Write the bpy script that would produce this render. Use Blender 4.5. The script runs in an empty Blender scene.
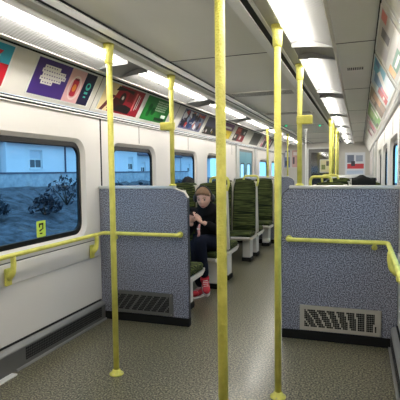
import bpy, bmesh, math, random
from mathutils import Vector, Matrix
random.seed(7)
SC = bpy.context.scene
COL = SC.collection
PI = math.pi

# ---------------------------------------------------------------- materials
def _nodes(name):
    m = bpy.data.materials.new(name); m.use_nodes = True
    nt = m.node_tree; b = nt.nodes['Principled BSDF']
    return m, nt, b
def plain(name, col, rough=.5, metal=0., spec=.5, bump=0., bscale=200., var=0., vscale=6.):
    m, nt, b = _nodes(name)
    b.inputs['Base Color'].default_value = (*col, 1)
    b.inputs['Roughness'].default_value = rough
    b.inputs['Metallic'].default_value = metal
    b.inputs['Specular IOR Level'].default_value = spec
    tc = nt.nodes.new('ShaderNodeTexCoord')
    if var:
        n = nt.nodes.new('ShaderNodeTexNoise'); n.inputs['Scale'].default_value = vscale; n.inputs['Detail'].default_value = 4
        r = nt.nodes.new('ShaderNodeMapRange'); r.inputs['To Min'].default_value = 1-var; r.inputs['To Max'].default_value = 1+var
        mx = nt.nodes.new('ShaderNodeMix'); mx.data_type = 'RGBA'; mx.blend_type = 'MULTIPLY'; mx.inputs['Factor'].default_value = 1
        nt.links.new(tc.outputs['Object'], n.inputs['Vector']); nt.links.new(n.outputs['Fac'], r.inputs['Value'])
        mx.inputs['A'].default_value = (*col, 1); nt.links.new(r.outputs['Result'], mx.inputs['B'])
        nt.links.new(mx.outputs['Result'], b.inputs['Base Color'])
    if bump:
        v = nt.nodes.new('ShaderNodeTexNoise'); v.inputs['Scale'].default_value = bscale
        bp = nt.nodes.new('ShaderNodeBump'); bp.inputs['Strength'].default_value = bump; bp.inputs['Distance'].default_value = .002
        nt.links.new(tc.outputs['Object'], v.inputs['Vector']); nt.links.new(v.outputs['Fac'], bp.inputs['Height'])
        nt.links.new(bp.outputs['Normal'], b.inputs['Normal'])
    return m
def speckle(name, c1, c2, scale, rough, lo=.38, hi=.62, patch=0., c3=None, coat=0.):
    m, nt, b = _nodes(name)
    tc = nt.nodes.new('ShaderNodeTexCoord')
    n = nt.nodes.new('ShaderNodeTexNoise'); n.inputs['Scale'].default_value = scale; n.inputs['Detail'].default_value = 2 if scale > 20 else 8; n.inputs['Roughness'].default_value = .6
    nt.links.new(tc.outputs['Object'], n.inputs['Vector'])
    cr = nt.nodes.new('ShaderNodeValToRGB')
    cr.color_ramp.elements[0].position = lo; cr.color_ramp.elements[0].color = (*c1, 1)
    cr.color_ramp.elements[1].position = hi; cr.color_ramp.elements[1].color = (*c2, 1)
    nt.links.new(n.outputs['Fac'], cr.inputs['Fac'])
    out = cr.outputs['Color']
    if patch:
        p = nt.nodes.new('ShaderNodeTexNoise'); p.inputs['Scale'].default_value = 1.7; p.inputs['Detail'].default_value = 3
        nt.links.new(tc.outputs['Object'], p.inputs['Vector'])
        r = nt.nodes.new('ShaderNodeMapRange'); r.inputs['From Min'].default_value = .3; r.inputs['From Max'].default_value = .7
        r.inputs['To Min'].default_value = 0; r.inputs['To Max'].default_value = patch
        nt.links.new(p.outputs['Fac'], r.inputs['Value'])
        mx = nt.nodes.new('ShaderNodeMix'); mx.data_type = 'RGBA'
        nt.links.new(r.outputs['Result'], mx.inputs['Factor']); nt.links.new(out, mx.inputs['A']); mx.inputs['B'].default_value = (*c3, 1)
        out = mx.outputs['Result']
    nt.links.new(out, b.inputs['Base Color'])
    b.inputs['Roughness'].default_value = rough; b.inputs['Coat Weight'].default_value = coat; b.inputs['Coat Roughness'].default_value = .2
    return m
def yellow(name):
    m, nt, b = _nodes(name)
    tc = nt.nodes.new('ShaderNodeTexCoord')
    n = nt.nodes.new('ShaderNodeTexNoise'); n.inputs['Scale'].default_value = 14; n.inputs['Detail'].default_value = 5
    nt.links.new(tc.outputs['Object'], n.inputs['Vector'])
    cr = nt.nodes.new('ShaderNodeValToRGB')
    cr.color_ramp.elements[0].position = .3; cr.color_ramp.elements[0].color = (.62, .575, .10, 1)
    cr.color_ramp.elements[1].position = .6; cr.color_ramp.elements[1].color = (.78, .73, .15, 1)
    nt.links.new(n.outputs['Fac'], cr.inputs['Fac']); nt.links.new(cr.outputs['Color'], b.inputs['Base Color'])
    v = nt.nodes.new('ShaderNodeTexVoronoi'); v.inputs['Scale'].default_value = 110
    nt.links.new(tc.outputs['Object'], v.inputs['Vector'])
    bp = nt.nodes.new('ShaderNodeBump'); bp.inputs['Strength'].default_value = .9; bp.inputs['Distance'].default_value = .003
    nt.links.new(v.outputs['Distance'], bp.inputs['Height']); nt.links.new(bp.outputs['Normal'], b.inputs['Normal'])
    b.inputs['Roughness'].default_value = .42
    return m
def moquette(name):
    m, nt, b = _nodes(name)
    tc = nt.nodes.new('ShaderNodeTexCoord')
    mp = nt.nodes.new('ShaderNodeMapping'); mp.inputs['Scale'].default_value = (2.5, 20, 85)
    nt.links.new(tc.outputs['Object'], mp.inputs['Vector'])
    n = nt.nodes.new('ShaderNodeTexNoise'); n.inputs['Scale'].default_value = 1.6; n.inputs['Detail'].default_value = 3
    nt.links.new(mp.outputs['Vector'], n.inputs['Vector'])
    cr = nt.nodes.new('ShaderNodeValToRGB')
    cr.color_ramp.elements[0].position = .40; cr.color_ramp.elements[0].color = (.008, .011, .006, 1)
    cr.color_ramp.elements[1].position = .62; cr.color_ramp.elements[1].color = (.105, .122, .034, 1)
    e = cr.color_ramp.elements.new(.5); e.color = (.036, .046, .015, 1)
    nt.links.new(n.outputs['Fac'], cr.inputs['Fac']); nt.links.new(cr.outputs['Color'], b.inputs['Base Color'])
    b.inputs['Roughness'].default_value = .95; b.inputs['Specular IOR Level'].default_value = .15
    return m
def glass(name, tint, refl=.07):
    m = bpy.data.materials.new(name); m.use_nodes = True; nt = m.node_tree; nt.nodes.clear()
    o = nt.nodes.new('ShaderNodeOutputMaterial'); t = nt.nodes.new('ShaderNodeBsdfTransparent'); t.inputs['Color'].default_value = (*tint, 1)
    g = nt.nodes.new('ShaderNodeBsdfGlossy'); g.inputs['Roughness'].default_value = .06
    mx = nt.nodes.new('ShaderNodeMixShader'); mx.inputs['Fac'].default_value = refl
    nt.links.new(t.outputs[0], mx.inputs[1]); nt.links.new(g.outputs[0], mx.inputs[2]); nt.links.new(mx.outputs[0], o.inputs[0])
    return m
def emit(name, col, s):
    m = bpy.data.materials.new(name); m.use_nodes = True; nt = m.node_tree; nt.nodes.clear()
    o = nt.nodes.new('ShaderNodeOutputMaterial'); e = nt.nodes.new('ShaderNodeEmission')
    e.inputs['Color'].default_value = (*col, 1); e.inputs['Strength'].default_value = s
    nt.links.new(e.outputs[0], o.inputs[0]); return m
def leafy(name, a, c, scale=5.):
    return speckle(name, a, c, scale, .9, .35, .65)

M = dict(
 wall=plain('cream_wall', (.70, .665, .625), .38, var=.04, vscale=2),
 wall_low=plain('cream_laminate', (.70, .665, .625), .4),
 seam=plain('seam_shadow_gap', (.10, .095, .09), .8),
 coving=plain('coving_white', (.74, .71, .66), .45, var=.03),
 ceil=plain('ceiling_grey', (.74, .73, .67), .42, var=.05, vscale=3),
 ceil_strip=plain('ceiling_strip', (.56, .54, .48), .5),
 alu=plain('aluminium', (.62, .62, .60), .35, metal=.55, var=.06),
 alu_white=plain('pale_aluminium', (.80, .80, .77), .4, metal=.1),
 black=plain('black_rubber', (.004, .004, .004), .6, spec=.3),
 dark=plain('dark_void', (.01, .01, .01), .9),
 alu_dull=plain('dull_aluminium', (.34, .34, .33), .4, metal=.5, var=.08),
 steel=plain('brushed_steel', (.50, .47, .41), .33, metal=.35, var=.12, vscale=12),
 steel_dark=plain('dull_shaded_steel', (.16, .158, .15), .42, metal=.5, var=.15, vscale=12),
 floor=speckle('speckled_floor', (.012, .011, .005), (.37, .338, .215), 85, .34, .42, .66, .15, (.09, .08, .045), coat=.5),
 part=speckle('speckled_laminate', (.035, .037, .055), (.40, .415, .50), 118, .42, .41, .62, .12, (.15, .157, .20)),
 part_edge=plain('dark_edge_strip', (.03, .032, .04), .5),
 yellow=yellow('yellow_grip'),
 moq=moquette('green_moquette'),
 shell=plain('cream_shell', (.66, .62, .54), .4),
 ped=plain('pedestal_grey', (.68, .655, .60), .45, var=.06),
 glass=glass('blue_tinted_glass', (.21, .45, .66), .035),
 glass_door=glass('door_glass', (.30, .50, .62), .1),
 glass_dark=glass('dark_glass', (.25, .27, .27), .2),
 teal=plain('teal_door_paint', (.10, .28, .36), .4),
 tray=plain('white_reflector', (.24, .237, .23), .5),
 tube=emit('fluorescent_tube', (1, .965, .90), 19.0),
 led=emit('green_led', (.05, 1., .45), .7),
 sticker=plain('lime_sticker', (.50, .66, .08), .5),
 skin=plain('skin', (.72, .43, .33), .5, var=.05, vscale=30),
 lip=plain('lip', (.42, .15, .13), .5),
 eye=plain('eye_dark', (.03, .02, .02), .3),
 hair=plain('fair_hair', (.23, .13, .065), .6, bump=.8, bscale=90, var=.35, vscale=40),
 hair_black=plain('black_hair', (.005, .005, .005), .9, bump=.6, bscale=90),
 jacket=plain('black_jacket', (.006, .006, .007), .85, spec=.12, bump=.5, bscale=25),
 trouser=plain('navy_trousers', (.007, .009, .019), .85, spec=.12, bump=.3, bscale=40),
 red=plain('red_trainer', (.50, .015, .03), .5, var=.2, vscale=40),
 white=plain('white_rubber', (.75, .72, .68), .5),
 phone=plain('phone_black', (.015, .015, .017), .25),
 pink=plain('pink_strap', (.72, .33, .30), .6),
 hp=plain('headphone_black', (.013, .013, .015), .4),
 coat=plain('dark_coat', (.02, .022, .02), .9, bump=.6, bscale=30),
 render=plain('painted_render', (.80, .83, .86), .9, var=.06, vscale=1),
 render2=plain('pale_render', (.66, .70, .75), .9, var=.06, vscale=1),
 slate=plain('slate_roof', (.09, .095, .14), .8, var=.2, vscale=4),
 wframe=plain('white_window_frame', (.8, .8, .8), .5),
 wglass=plain('house_glass', (.03, .035, .045), .1),
 stone=speckle('garden_wall_render', (.34, .38, .42), (.50, .54, .58), 2.2, .9),
 bush=leafy('embankment_scrub', (.002, .003, .008), (.085, .10, .125), 3.2),
 leaf=leafy('shrub_leaf', (.008, .012, .02), (.07, .085, .115), 9),
 bark=plain('bark', (.06, .05, .04), .9),
)
_pc = {}
def pm(r, g, b):
    k = (r, g, b)
    if k not in _pc:
        lin = [((c/255+.055)/1.055)**2.4 if c > 10 else c/255/12.92 for c in k]
        _pc[k] = plain('print_%d_%d_%d' % k, [c*.95 for c in lin], .35)
    return _pc[k]

# ---------------------------------------------------------------- mesh builder
class MB:
    def __init__(s): s.bm = bmesh.new(); s.mats = []; s.smooth = True
    def mi(s, m):
        if m not in s.mats: s.mats.append(m)
        return s.mats.index(m)
    def add(s, bm2, m):
        i = s.mi(m); mp = {}
        for v in bm2.verts: mp[v] = s.bm.verts.new(v.co)
        for f in bm2.faces:
            try: nf = s.bm.faces.new([mp[v] for v in f.verts])
            except ValueError: continue
            nf.material_index = i; nf.smooth = f.smooth
        bm2.free(); return s
    def box(s, x0, x1, y0, y1, z0, z1, m, bev=0., seg=2, mat=None, sm=False):
        b = bmesh.new(); bmesh.ops.create_cube(b, size=1)
        for v in b.verts:
            v.co = Vector(((x0+x1)/2+v.co.x*(x1-x0), (y0+y1)/2+v.co.y*(y1-y0), (z0+z1)/2+v.co.z*(z1-z0)))
        if bev: bmesh.ops.bevel(b, geom=b.edges[:], offset=bev, segments=seg, affect='EDGES', profile=.5)
        for f in b.faces: f.smooth = sm
        if mat: bmesh.ops.transform(b, matrix=mat, verts=b.verts)
        return s.add(b, m)
    def quad(s, pts, m):
        b = bmesh.new(); b.faces.new([b.verts.new(p) for p in pts]); return s.add(b, m)
    def prism(s, pts, d, m, bev=0.):      # planar polygon pts (3D) extruded by vector d
        b = bmesh.new(); f = b.faces.new([b.verts.new(p) for p in pts])
        r = bmesh.ops.extrude_face_region(b, geom=[f])
        for v in r['geom']:
            if isinstance(v, bmesh.types.BMVert): v.co += Vector(d)
        bmesh.ops.recalc_face_normals(b, faces=b.faces)
        if bev: bmesh.ops.bevel(b, geom=b.edges[:], offset=bev, segments=2, affect='EDGES', profile=.5)
        return s.add(b, m)
    def tube(s, path, r, m, seg=12, caps=True):
        P = [Vector(p) for p in path]; n = len(P); b = bmesh.new(); rings = []
        rad = r if isinstance(r, (list, tuple)) else [r]*n
        ref = None
        for i in range(n):
            t = (P[min(i+1, n-1)]-P[max(i-1, 0)]).normalized()
            if ref is None: ref = Vector((0, 0, 1)) if abs(t.z) < .9 else Vector((1, 0, 0))
            u = (ref-t*ref.dot(t)).normalized(); w = t.cross(u); ref = u
            rings.append([b.verts.new(P[i]+(u*math.cos(a)+w*math.sin(a))*rad[i]) for a in [2*PI*k/seg for k in range(seg)]])
        for i in range(n-1):
            for k in range(seg):
                f = b.faces.new((rings[i][k], rings[i][(k+1) % seg], rings[i+1][(k+1) % seg], rings[i+1][k])); f.smooth = True
        if caps: b.faces.new(rings[0][::-1]); b.faces.new(rings[-1])
        return s.add(b, m)
    def lathe(s, prof, m, c=(0, 0, 0), seg=20):      # prof = [(r, z)] around Z
        b = bmesh.new(); rings = []
        for r, z in prof: rings.append([b.verts.new((c[0]+r*math.cos(2*PI*k/seg), c[1]+r*math.sin(2*PI*k/seg), c[2]+z)) for k in range(seg)])
        for i in range(len(prof)-1):
            for k in range(seg):
                f = b.faces.new((rings[i][k], rings[i][(k+1) % seg], rings[i+1][(k+1) % seg], rings[i+1][k])); f.smooth = True
        b.faces.new(rings[0][::-1]); b.faces.new(rings[-1])
        return s.add(b, m)
    def ball(s, c, r, m, seg=14, mat=None):
        b = bmesh.new(); bmesh.ops.create_uvsphere(b, u_segments=seg, v_segments=max(6, seg*2//3), radius=1)
        rr = r if isinstance(r, (tuple, list)) else (r, r, r)
        for v in b.verts: v.co = Vector((v.co.x*rr[0], v.co.y*rr[1], v.co.z*rr[2]))
        if mat: bmesh.ops.transform(b, matrix=mat, verts=b.verts)
        for v in b.verts: v.co += Vector(c)
        for f in b.faces: f.smooth = True
        return s.add(b, m)
    def holed(s, outer, holes, m, to3, d):      # 2D outline with holes, mapped by to3(u,v), thickened by vector d
        b = bmesh.new(); es = []
        for loop in [outer]+holes:
            vs = [b.verts.new(to3(*p)) for p in loop]
            for i in range(len(vs)): es.append(b.edges.new((vs[i], vs[(i+1) % len(vs)])))
        bmesh.ops.triangle_fill(b, edges=es, use_beauty=True)
        if d:
            fs = b.faces[:]
            r = bmesh.ops.extrude_face_region(b, geom=fs)
            for v in r['geom']:
                if isinstance(v, bmesh.types.BMVert): v.co += Vector(d)
            bmesh.ops.recalc_face_normals(b, faces=b.faces)
        return s.add(b, m)
    def ring(s, la, lb, m, smooth=False):        # strip of quads between two closed loops of the same length
        b = bmesh.new(); A = [b.verts.new(p) for p in la]; B = [b.verts.new(p) for p in lb]
        for i in range(len(A)):
            j = (i+1) % len(A); f = b.faces.new((A[i], A[j], B[j], B[i])); f.smooth = smooth
        return s.add(b, m)
    def perforated(s, o, u, v, nu, nv, rad, m, mask=lambda i, j: True):
        o, u, v = Vector(o), Vector(u), Vector(v); b = bmesh.new(); cu, cv = u/nu, v/nv
        k8 = .88
        for i in range(nu):
            for j in range(nv):
                p = o+cu*i+cv*j; c = p+cu*.5+cv*.5
                q = [p, p+cu*.5, p+cu, p+cu+cv*.5, p+cu+cv, p+cu*.5+cv, p+cv, p+cv*.5]
                if not mask(i, j): b.faces.new([b.verts.new(x) for x in (q[0], q[2], q[4], q[6])]); continue
                h = [b.verts.new(c+(x-c)*2*rad*(1 if n % 2 else k8)) for n, x in enumerate(q)]; Q = [b.verts.new(x) for x in q]
                for k in range(8): b.faces.new((Q[k], Q[(k+1) % 8], h[(k+1) % 8], h[k]))
        return s.add(b, m)
    def build(s, name, parent=None, sub=0):
        bmesh.ops.recalc_face_normals(s.bm, faces=s.bm.faces) if sub else None
        me = bpy.data.meshes.new(name); s.bm.to_mesh(me); s.bm.free()
        for m in s.mats: me.materials.append(m)
        o = bpy.data.objects.new(name, me); COL.objects.link(o)
        if parent is not None:
            o.parent = parent
            o.matrix_parent_inverse = Matrix.Identity(4)
        if sub:
            md = o.modifiers.new('s', 'SUBSURF'); md.levels = sub; md.render_levels = sub
        return o

def tag(o, label=None, cat=None, group=None, kind=None):
    if label: o['label'] = label
    if cat: o['category'] = cat
    if group: o['group'] = group
    if kind: o['kind'] = kind
    return o
def thing(name, label, cat, loc=(0, 0, 0), group=None, rz=0):
    o = bpy.data.objects.new(name, None); o.empty_display_size = .1; COL.objects.link(o)
    o.location = loc; o.rotation_euler = (0, 0, rz)
    return tag(o, label, cat, group)
def copy_tree(o, parent=None):
    c = o.copy(); COL.objects.link(c)
    if parent: c.parent = parent
    for ch in [x for x in SC.objects if x.parent == o]: copy_tree(ch, c)
    return c
def rrect(u0, u1, v0, v1, r, n=6):
    out = []
    for cx, cy, a0 in ((u1-r, v1-r, 0), (u0+r, v1-r, PI/2), (u0+r, v0+r, PI), (u1-r, v0+r, 1.5*PI)):
        for k in range(n+1):
            a = a0+PI/2*k/n; out.append((cx+r*math.cos(a), cy+r*math.sin(a)))
    return out
def bend(pts, r=.05, n=5):                      # polyline with rounded corners
    P = [Vector(p) for p in pts]; out = [P[0]]
    for i in range(1, len(P)-1):
        a, b, c = P[i-1], P[i], P[i+1]; d1 = (a-b); d2 = (c-b)
        rr = min(r, d1.length*.49, d2.length*.49); p = b+d1.normalized()*rr; q = b+d2.normalized()*rr
        for k in range(n+1):
            t = k/n; out.append(p*(1-t)**2+b*2*t*(1-t)+q*t*t)
    out.append(P[-1]); return out

# ---------------------------------------------------------------- the carriage shell
HW = 1.27          # half width at the wall
Y0, Y1 = -2.2, 14.5
PY = 3.68          # near partitions (front face)
b = MB(); b.box(-HW-.1, HW+.1, Y0, Y1, -.06, 0, M['floor']); tag(b.build('floor'), kind='structure')

WIN = [(2.02, 3.44), (3.97, 4.91), (5.42, 6.37), (6.9, 7.84), (10.92, 11.94), (12.5, 13.5)]
WZ0, WZ1 = .83, 1.61
DOOR = (8.93, 10.17)
def wall(side):
    sx = -1 if side == 'left' else 1
    holes = [rrect(a-.035, c+.035, WZ0-.035, WZ1+.035, .13) for a, c in WIN]
    holes.append([(DOOR[0], .005), (DOOR[1], .005), (DOOR[1], 1.80), (DOOR[0], 1.80)])
    b = MB()
    b.holed([(Y0, 0), (Y1, 0), (Y1, 1.845), (Y0, 1.845)], holes, M['wall'], lambda u, v: (sx*HW, u, v), (sx*.05, 0, 0))
    w = tag(b.build('wall_'+side), kind='structure')
    # panel joints
    for y in (4.52, 6.03, 8.35, 10.6, 12.2):
        s = MB(); s.box(min(sx*HW, sx*(HW-.002)), max(sx*HW, sx*(HW-.002)), y-.004, y+.004, 1.66, 1.845, M['seam']); s.build('panel_joint', w)
    s = MB(); x = sorted((sx*HW, sx*(HW-.003)))
    s.box(x[0], x[1], 3.722, 3.742, .2, 1.845, M['black']); s.build('panel_joint', w)
    s = MB(); s.box(x[0], x[1], 1.2, 3.60, .742, .749, M['seam']); s.build('panel_joint', w)
    # the sill moulding that stands out under the windows
    s = MB(); s.prism([(sx*HW, Y0, .742), (sx*(HW-.011), Y0, .735), (sx*(HW-.012), Y0, .60), (sx*HW, Y0, .585)], (0, 3.64-Y0, 0), M['wall_low']); s.build('sill_panel', w)
    s = MB(); s.prism([(sx*HW, 3.73, .742), (sx*(HW-.011), 3.73, .735), (sx*(HW-.012), 3.73, .60), (sx*HW, 3.73, .585)], (0, 8.5-3.73, 0), M['wall_low']); s.build('sill_panel', w)
    # windows
    for i, (a, c) in enumerate(WIN):
        n = i+1 if sx < 0 else i+7
        to = lambda L, x: [(sx*x, u, v) for u, v in L]
        f = MB()
        f.ring(to(rrect(a-.005, c+.005, WZ0-.005, WZ1+.005, .105), HW+.033), to(rrect(a+.034, c-.034, WZ0+.034, WZ1-.034, .085), HW+.025), M['black'])
        f.ring(to(rrect(a+.034, c-.034, WZ0+.034, WZ1-.034, .085), HW+.025), to(rrect(a+.038, c-.038, WZ0+.038, WZ1-.038, .083), HW+.046), M['black'])
        wi = tag(f.build('window_%d' % n), kind='structure')
        r = MB()
        r.ring(to(rrect(a-.035, c+.035, WZ0-.035, WZ1+.035, .13), HW), to(rrect(a-.005, c+.005, WZ0-.005, WZ1+.005, .105), HW+.033), M['wall'], True); r.build('reveal', wi)
        p = MB(); p.holed(rrect(a+.02, c-.02, WZ0+.02, WZ1-.02, .09), [], M['glass'], lambda u, v: (sx*(HW+.04), u, v), None); p.build('pane', wi)
    # double sliding door
    d = MB(); x0, x1 = sorted((sx*(HW+.02), sx*(HW+.05)))
    for y in (DOOR[0], DOOR[1]-.05): d.box(x0, x1, y, y+.05, .005, 1.80, M['steel_dark'])
    d.box(x0, x1, DOOR[0], DOOR[1], 1.75, 1.80, M['steel_dark'])
    dd = tag(d.build('door_%d' % (1 if sx < 0 else 2)), kind='structure')
    mid = (DOOR[0]+DOOR[1])/2
    for a, c in ((DOOR[0]+.05, mid-.004), (mid+.004, DOOR[1]-.05)):
        l = MB(); l.holed([(a, .01), (c, .01), (c, 1.75), (a, 1.75)], [rrect(a+.11, c-.11, .85, 1.52, .06)], M['teal'], lambda u, v: (sx*(HW+.02), u, v), (sx*.02, 0, 0))
        lo = l.build('door_leaf', dd)
        g = MB(); g.holed(rrect(a+.10, c-.10, .84, 1.53, .06), [], M['glass_door'], lambda u, v: (sx*(HW+.032), u, v), None); g.build('pane', lo)
        g = MB(); g.ring(to(rrect(a+.11, c-.11, .85, 1.52, .06), HW+.019), to(rrect(a+.135, c-.135, .875, 1.495, .05), HW+.021), M['black']); g.build('window_seal', lo)
    # pillar covers each side of the door
    for k, (a, c) in enumerate(((8.62, 8.80), (10.28, 10.42))):
        p = MB(); xx = sorted((sx*HW, sx*(HW-.03))); p.box(xx[0], xx[1], a, c, 0, 1.845, M['alu'], .008); p.build('door_pillar', w)
    # rail under the adverts: aluminium extrusion with two dark grooves
    t = MB(); xx = lambda d0, d1: sorted((sx*(HW-d0), sx*(HW-d1)))
    q = xx(-.005, .028); t.box(q[0], q[1], Y0, Y1, 1.845, 1.852, M['alu'])
    q = xx(-.005, .016); t.box(q[0], q[1], Y0, Y1, 1.852, 1.867, M['black'])
    q = xx(-.005, .032); t.box(q[0], q[1], Y0, Y1, 1.867, 1.876, M['alu'])
    q = xx(-.005, .020); t.box(q[0], q[1], Y0, Y1, 1.876, 1.889, M['black'])
    tag(t.build('trim_%d' % (1 if sx < 0 else 2)), kind='structure')
    # sloping coving that carries the adverts
    b = MB(); b.prism([(sx*1.240, Y0, 1.889), (sx*1.080, Y0, 2.178), (sx*1.11, Y0, 2.20), (sx*1.27, Y0, 1.90)], (0, Y1-Y0, 0), M['coving'])
    cv = tag(b.build('trim_%d' % (3 if sx < 0 else 4)), kind='structure')
    nrm = Vector((-sx*.29, 0, -.16)).normalized()
    for y in (1.9, 3.5, 5.3, 7.1, 8.0, 10.45, 12.2):
        a = Vector((sx*1.240, y, 1.892)); c = Vector((sx*1.082, y, 2.174)); s = MB()
        s.prism([a-nrm*.002, c-nrm*.002, c-nrm*.002+Vector((0, .006, 0)), a-nrm*.002+Vector((0, .006, 0))], nrm*.0035, M['seam']); s.build('panel_joint', cv)
    return w
WL = wall('left'); WR = wall('right')

# ceiling
c = MB()
c.box(-.372, .372, Y0, Y1, 2.186, 2.23, M['ceil'])
for sx in (-1, 1):
    def bx(x0, x1, z0, z1, m): q = sorted((sx*x0, sx*x1)); c.box(q[0], q[1], Y0, Y1, z0, z1, M[m])
    bx(.372, .378, 2.176, 2.23, 'black')
    bx(.378, .436, 2.166, 2.23, 'alu_white')
    bx(.436, .474, 2.175, 2.23, 'black')
    bx(.474, .492, 2.168, 2.23, 'alu_white')
    bx(.492, .574, 2.178, 2.23, 'ceil_strip')
    bx(.574, .832, 2.20, 2.23, 'ceil_strip')
    bx(.832, 1.090, 2.180, 2.23, 'ceil')
    bx(1.076, 1.084, 2.170, 2.185, 'black')
ce = tag(c.build('ceiling'), kind='structure')
for y in (1.5, 3.28, 5.10, 6.92, 8.74, 10.56, 12.4):
    s = MB(); s.box(-.372, .372, y-.004, y+.004, 2.1835, 2.187, M['seam'])
    for q in ((-1.076, -.832), (.832, 1.076)): s.box(q[0], q[1], y-.07, y-.062, 2.1775, 2.181, M['seam'])
    s.build('ceiling_joint', ce)

# far and near ends
e = MB()
e.holed([(-HW-.05, 0), (HW+.05, 0), (HW+.05, 2.22), (-HW-.05, 2.22)], [[(-.5, .005), (.34, .005), (.34, 2.0), (-.5, 2.0)]], M['ceil_strip'], lambda u, v: (u, Y1, v), (0, .06, 0))
tag(e.build('wall_far'), kind='structure')
e = MB(); e.box(-HW-.05, HW+.05, Y0-.05, Y0, 0, 2.22, M['wall']); tag(e.build('wall_near'), kind='structure')
d = MB(); d.holed([(-.5, .005), (.34, .005), (.34, 2.0), (-.5, 2.0)], [[(-.42, .9), (.26, .9), (.26, 1.9), (-.42, 1.9)]], M['steel_dark'], lambda u, v: (u, Y1+.01, v), (0, .03, 0))
ed = tag(d.build('door_3'), kind='structure')
d = MB(); d.box(-.42, .26, Y1+.02, Y1+.03, .9, 1.9, M['glass_dark']); d.build('pane', ed)
d = MB(); d.box(-.48, .32, Y1+.2, Y1+.22, 0, 2.0, M['part_edge']); d.build('gangway_back', ed)
d = MB(); d.box(-.56, .40, Y1-.03, Y1, 2.0, 2.05, M['alu']); d.box(-.545, -.5, Y1-.03, Y1, 0, 2.0, M['alu_white']); d.box(.34, .385, Y1-.03, Y1, 0, 2.0, M['alu_white']); d.build('door_surround', ed)

# ---------------------------------------------------------------- ceiling lights
LP, LG = 1.82, .33
ORD = ['nearest to the camera', 'second from the camera', 'third from the camera', 'fourth from the camera', 'fifth from the camera', 'sixth from the camera', 'seventh from the camera', 'farthest by the end door']
def light(sx):
    t = thing('ceiling_light', '', 'ceiling light')
    L = LP-LG
    h = MB(); prof = [(.578, 2.148), (.60, 2.158), (.64, 2.162), (.68, 2.160), (.72, 2.149), (.77, 2.130), (.828, 2.104)]
    ny = 60
    for k in range(ny):
        ya, yb = L*k/ny, L*(k+1)/ny; dz = .003
        for (xa, za), (xb, zb) in zip(prof[:-1], prof[1:]):
            h.quad([(sx*xa, ya, za), (sx*xb, ya, zb), (sx*xb, (ya+yb)/2, zb-dz), (sx*xa, (ya+yb)/2, za-dz)], M['tray'])
            h.quad([(sx*xa, (ya+yb)/2, za-dz), (sx*xb, (ya+yb)/2, zb-dz), (sx*xb, yb, zb), (sx*xa, yb, za)], M['tray'])
    h.build('reflector', t)
    f = MB(); q = sorted((sx*.572, sx*.578)); f.box(q[0], q[1], 0, LP, 2.145, 2.2, M['alu_white']); q = sorted((sx*.828, sx*.834)); f.box(q[0], q[1], 0, LP, 2.098, 2.2, M['ceil_strip']); f.build('side_rail', t)
    u = MB(); u.tube([(sx*.66, .03, 2.139), (sx*.66, L-.03, 2.139)], .0145, M['tube'], 10); u.build('lamp_tube', t)
    g = MB()
    for (xa, za), (xb, zb) in zip(prof[:-1], prof[1:]):
        g.quad([(sx*xa, L, za), (sx*xb, L, zb), (sx*xb, LP, zb), (sx*xa, LP, za)], M['tray'])
    for y in (L, LP-.005): g.prism([(sx*x, y, z) for x, z in prof]+[(sx*.828, y, 2.101), (sx*.70, y, 2.118), (sx*.578, y, 2.124)], (0, .005, 0), M['tray'])  # end plates added to block tube light, so the gap turns dark
    g.build('gap_reflector_and_baffles', t)
    return t
for sx, sn in ((-1, 'left'), (1, 'right')):
    proto = None
    for k in range(8):
        y = 2.98+LG-LP+LP*(k-1)
        if k == 7 and y+LP > Y1: break
        o = light(sx) if proto is None else copy_tree(proto)
        proto = proto or o
        o.location = (0, y, 0)
        tag(o, 'lit fluorescent strip light in the %s row along the ceiling, %s' % (sn, 'behind the camera' if k == 0 else ORD[k-1]), 'ceiling light', 'fluorescent strip lights along the ceiling')

# ---------------------------------------------------------------- vents and indicator lights in the ceiling
t = thing('ceiling_vent', 'long slotted air vent across the middle of the grey ceiling', 'air vent', (0, 4.95, 2.186))
f = MB(); f.box(-.34, .34, -.13, .13, -.008, 0, M['ceil'], .002); f.build('frame', t)
for k in range(4):
    s = MB(); s.box(-.32, .32, -.105+k*.06, -.085+k*.06, -.0095, -.007, M['seam']); s.build('slot', t)
t2 = copy_tree(t); t2.location = (0, 6.77, 2.186); tag(t2, 'second slotted air vent farther along the middle of the ceiling', 'air vent')
t = thing('ceiling_speaker', 'small slotted speaker grille set in the grey ceiling right of the strip lights', 'speaker grille', (.95, 4.03, 2.18))
f = MB(); f.box(-.07, .07, -.055, .055, -.004, 0, M['ceil'], .0015); f.build('plate', t)
s = MB()
for i in range(9):
    for j in range(3): s.box(-.062+i*.0142, -.062+i*.0142+.009, -.045+j*.033, -.02+j*.033, -.0055, -.0035, M['dark'])
s.build('slots', t)
for sx, y, l in ((-.29, 8.54, 'tiny green indicator light on the ceiling near the left pole'), (.29, 8.80, 'tiny green indicator light on the ceiling right of the near right pole')):
    t = thing('indicator_light', l, 'light', (sx, y, 2.186))
    s = MB(); s.lathe([(.028, -.012), (.034, 0)], M['black']); s.build('housing', t)
    s = MB(); s.lathe([(.006, -.026), (.017, -.020), (.02, -.0125)], M['led']); s.build('lens', t)

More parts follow.
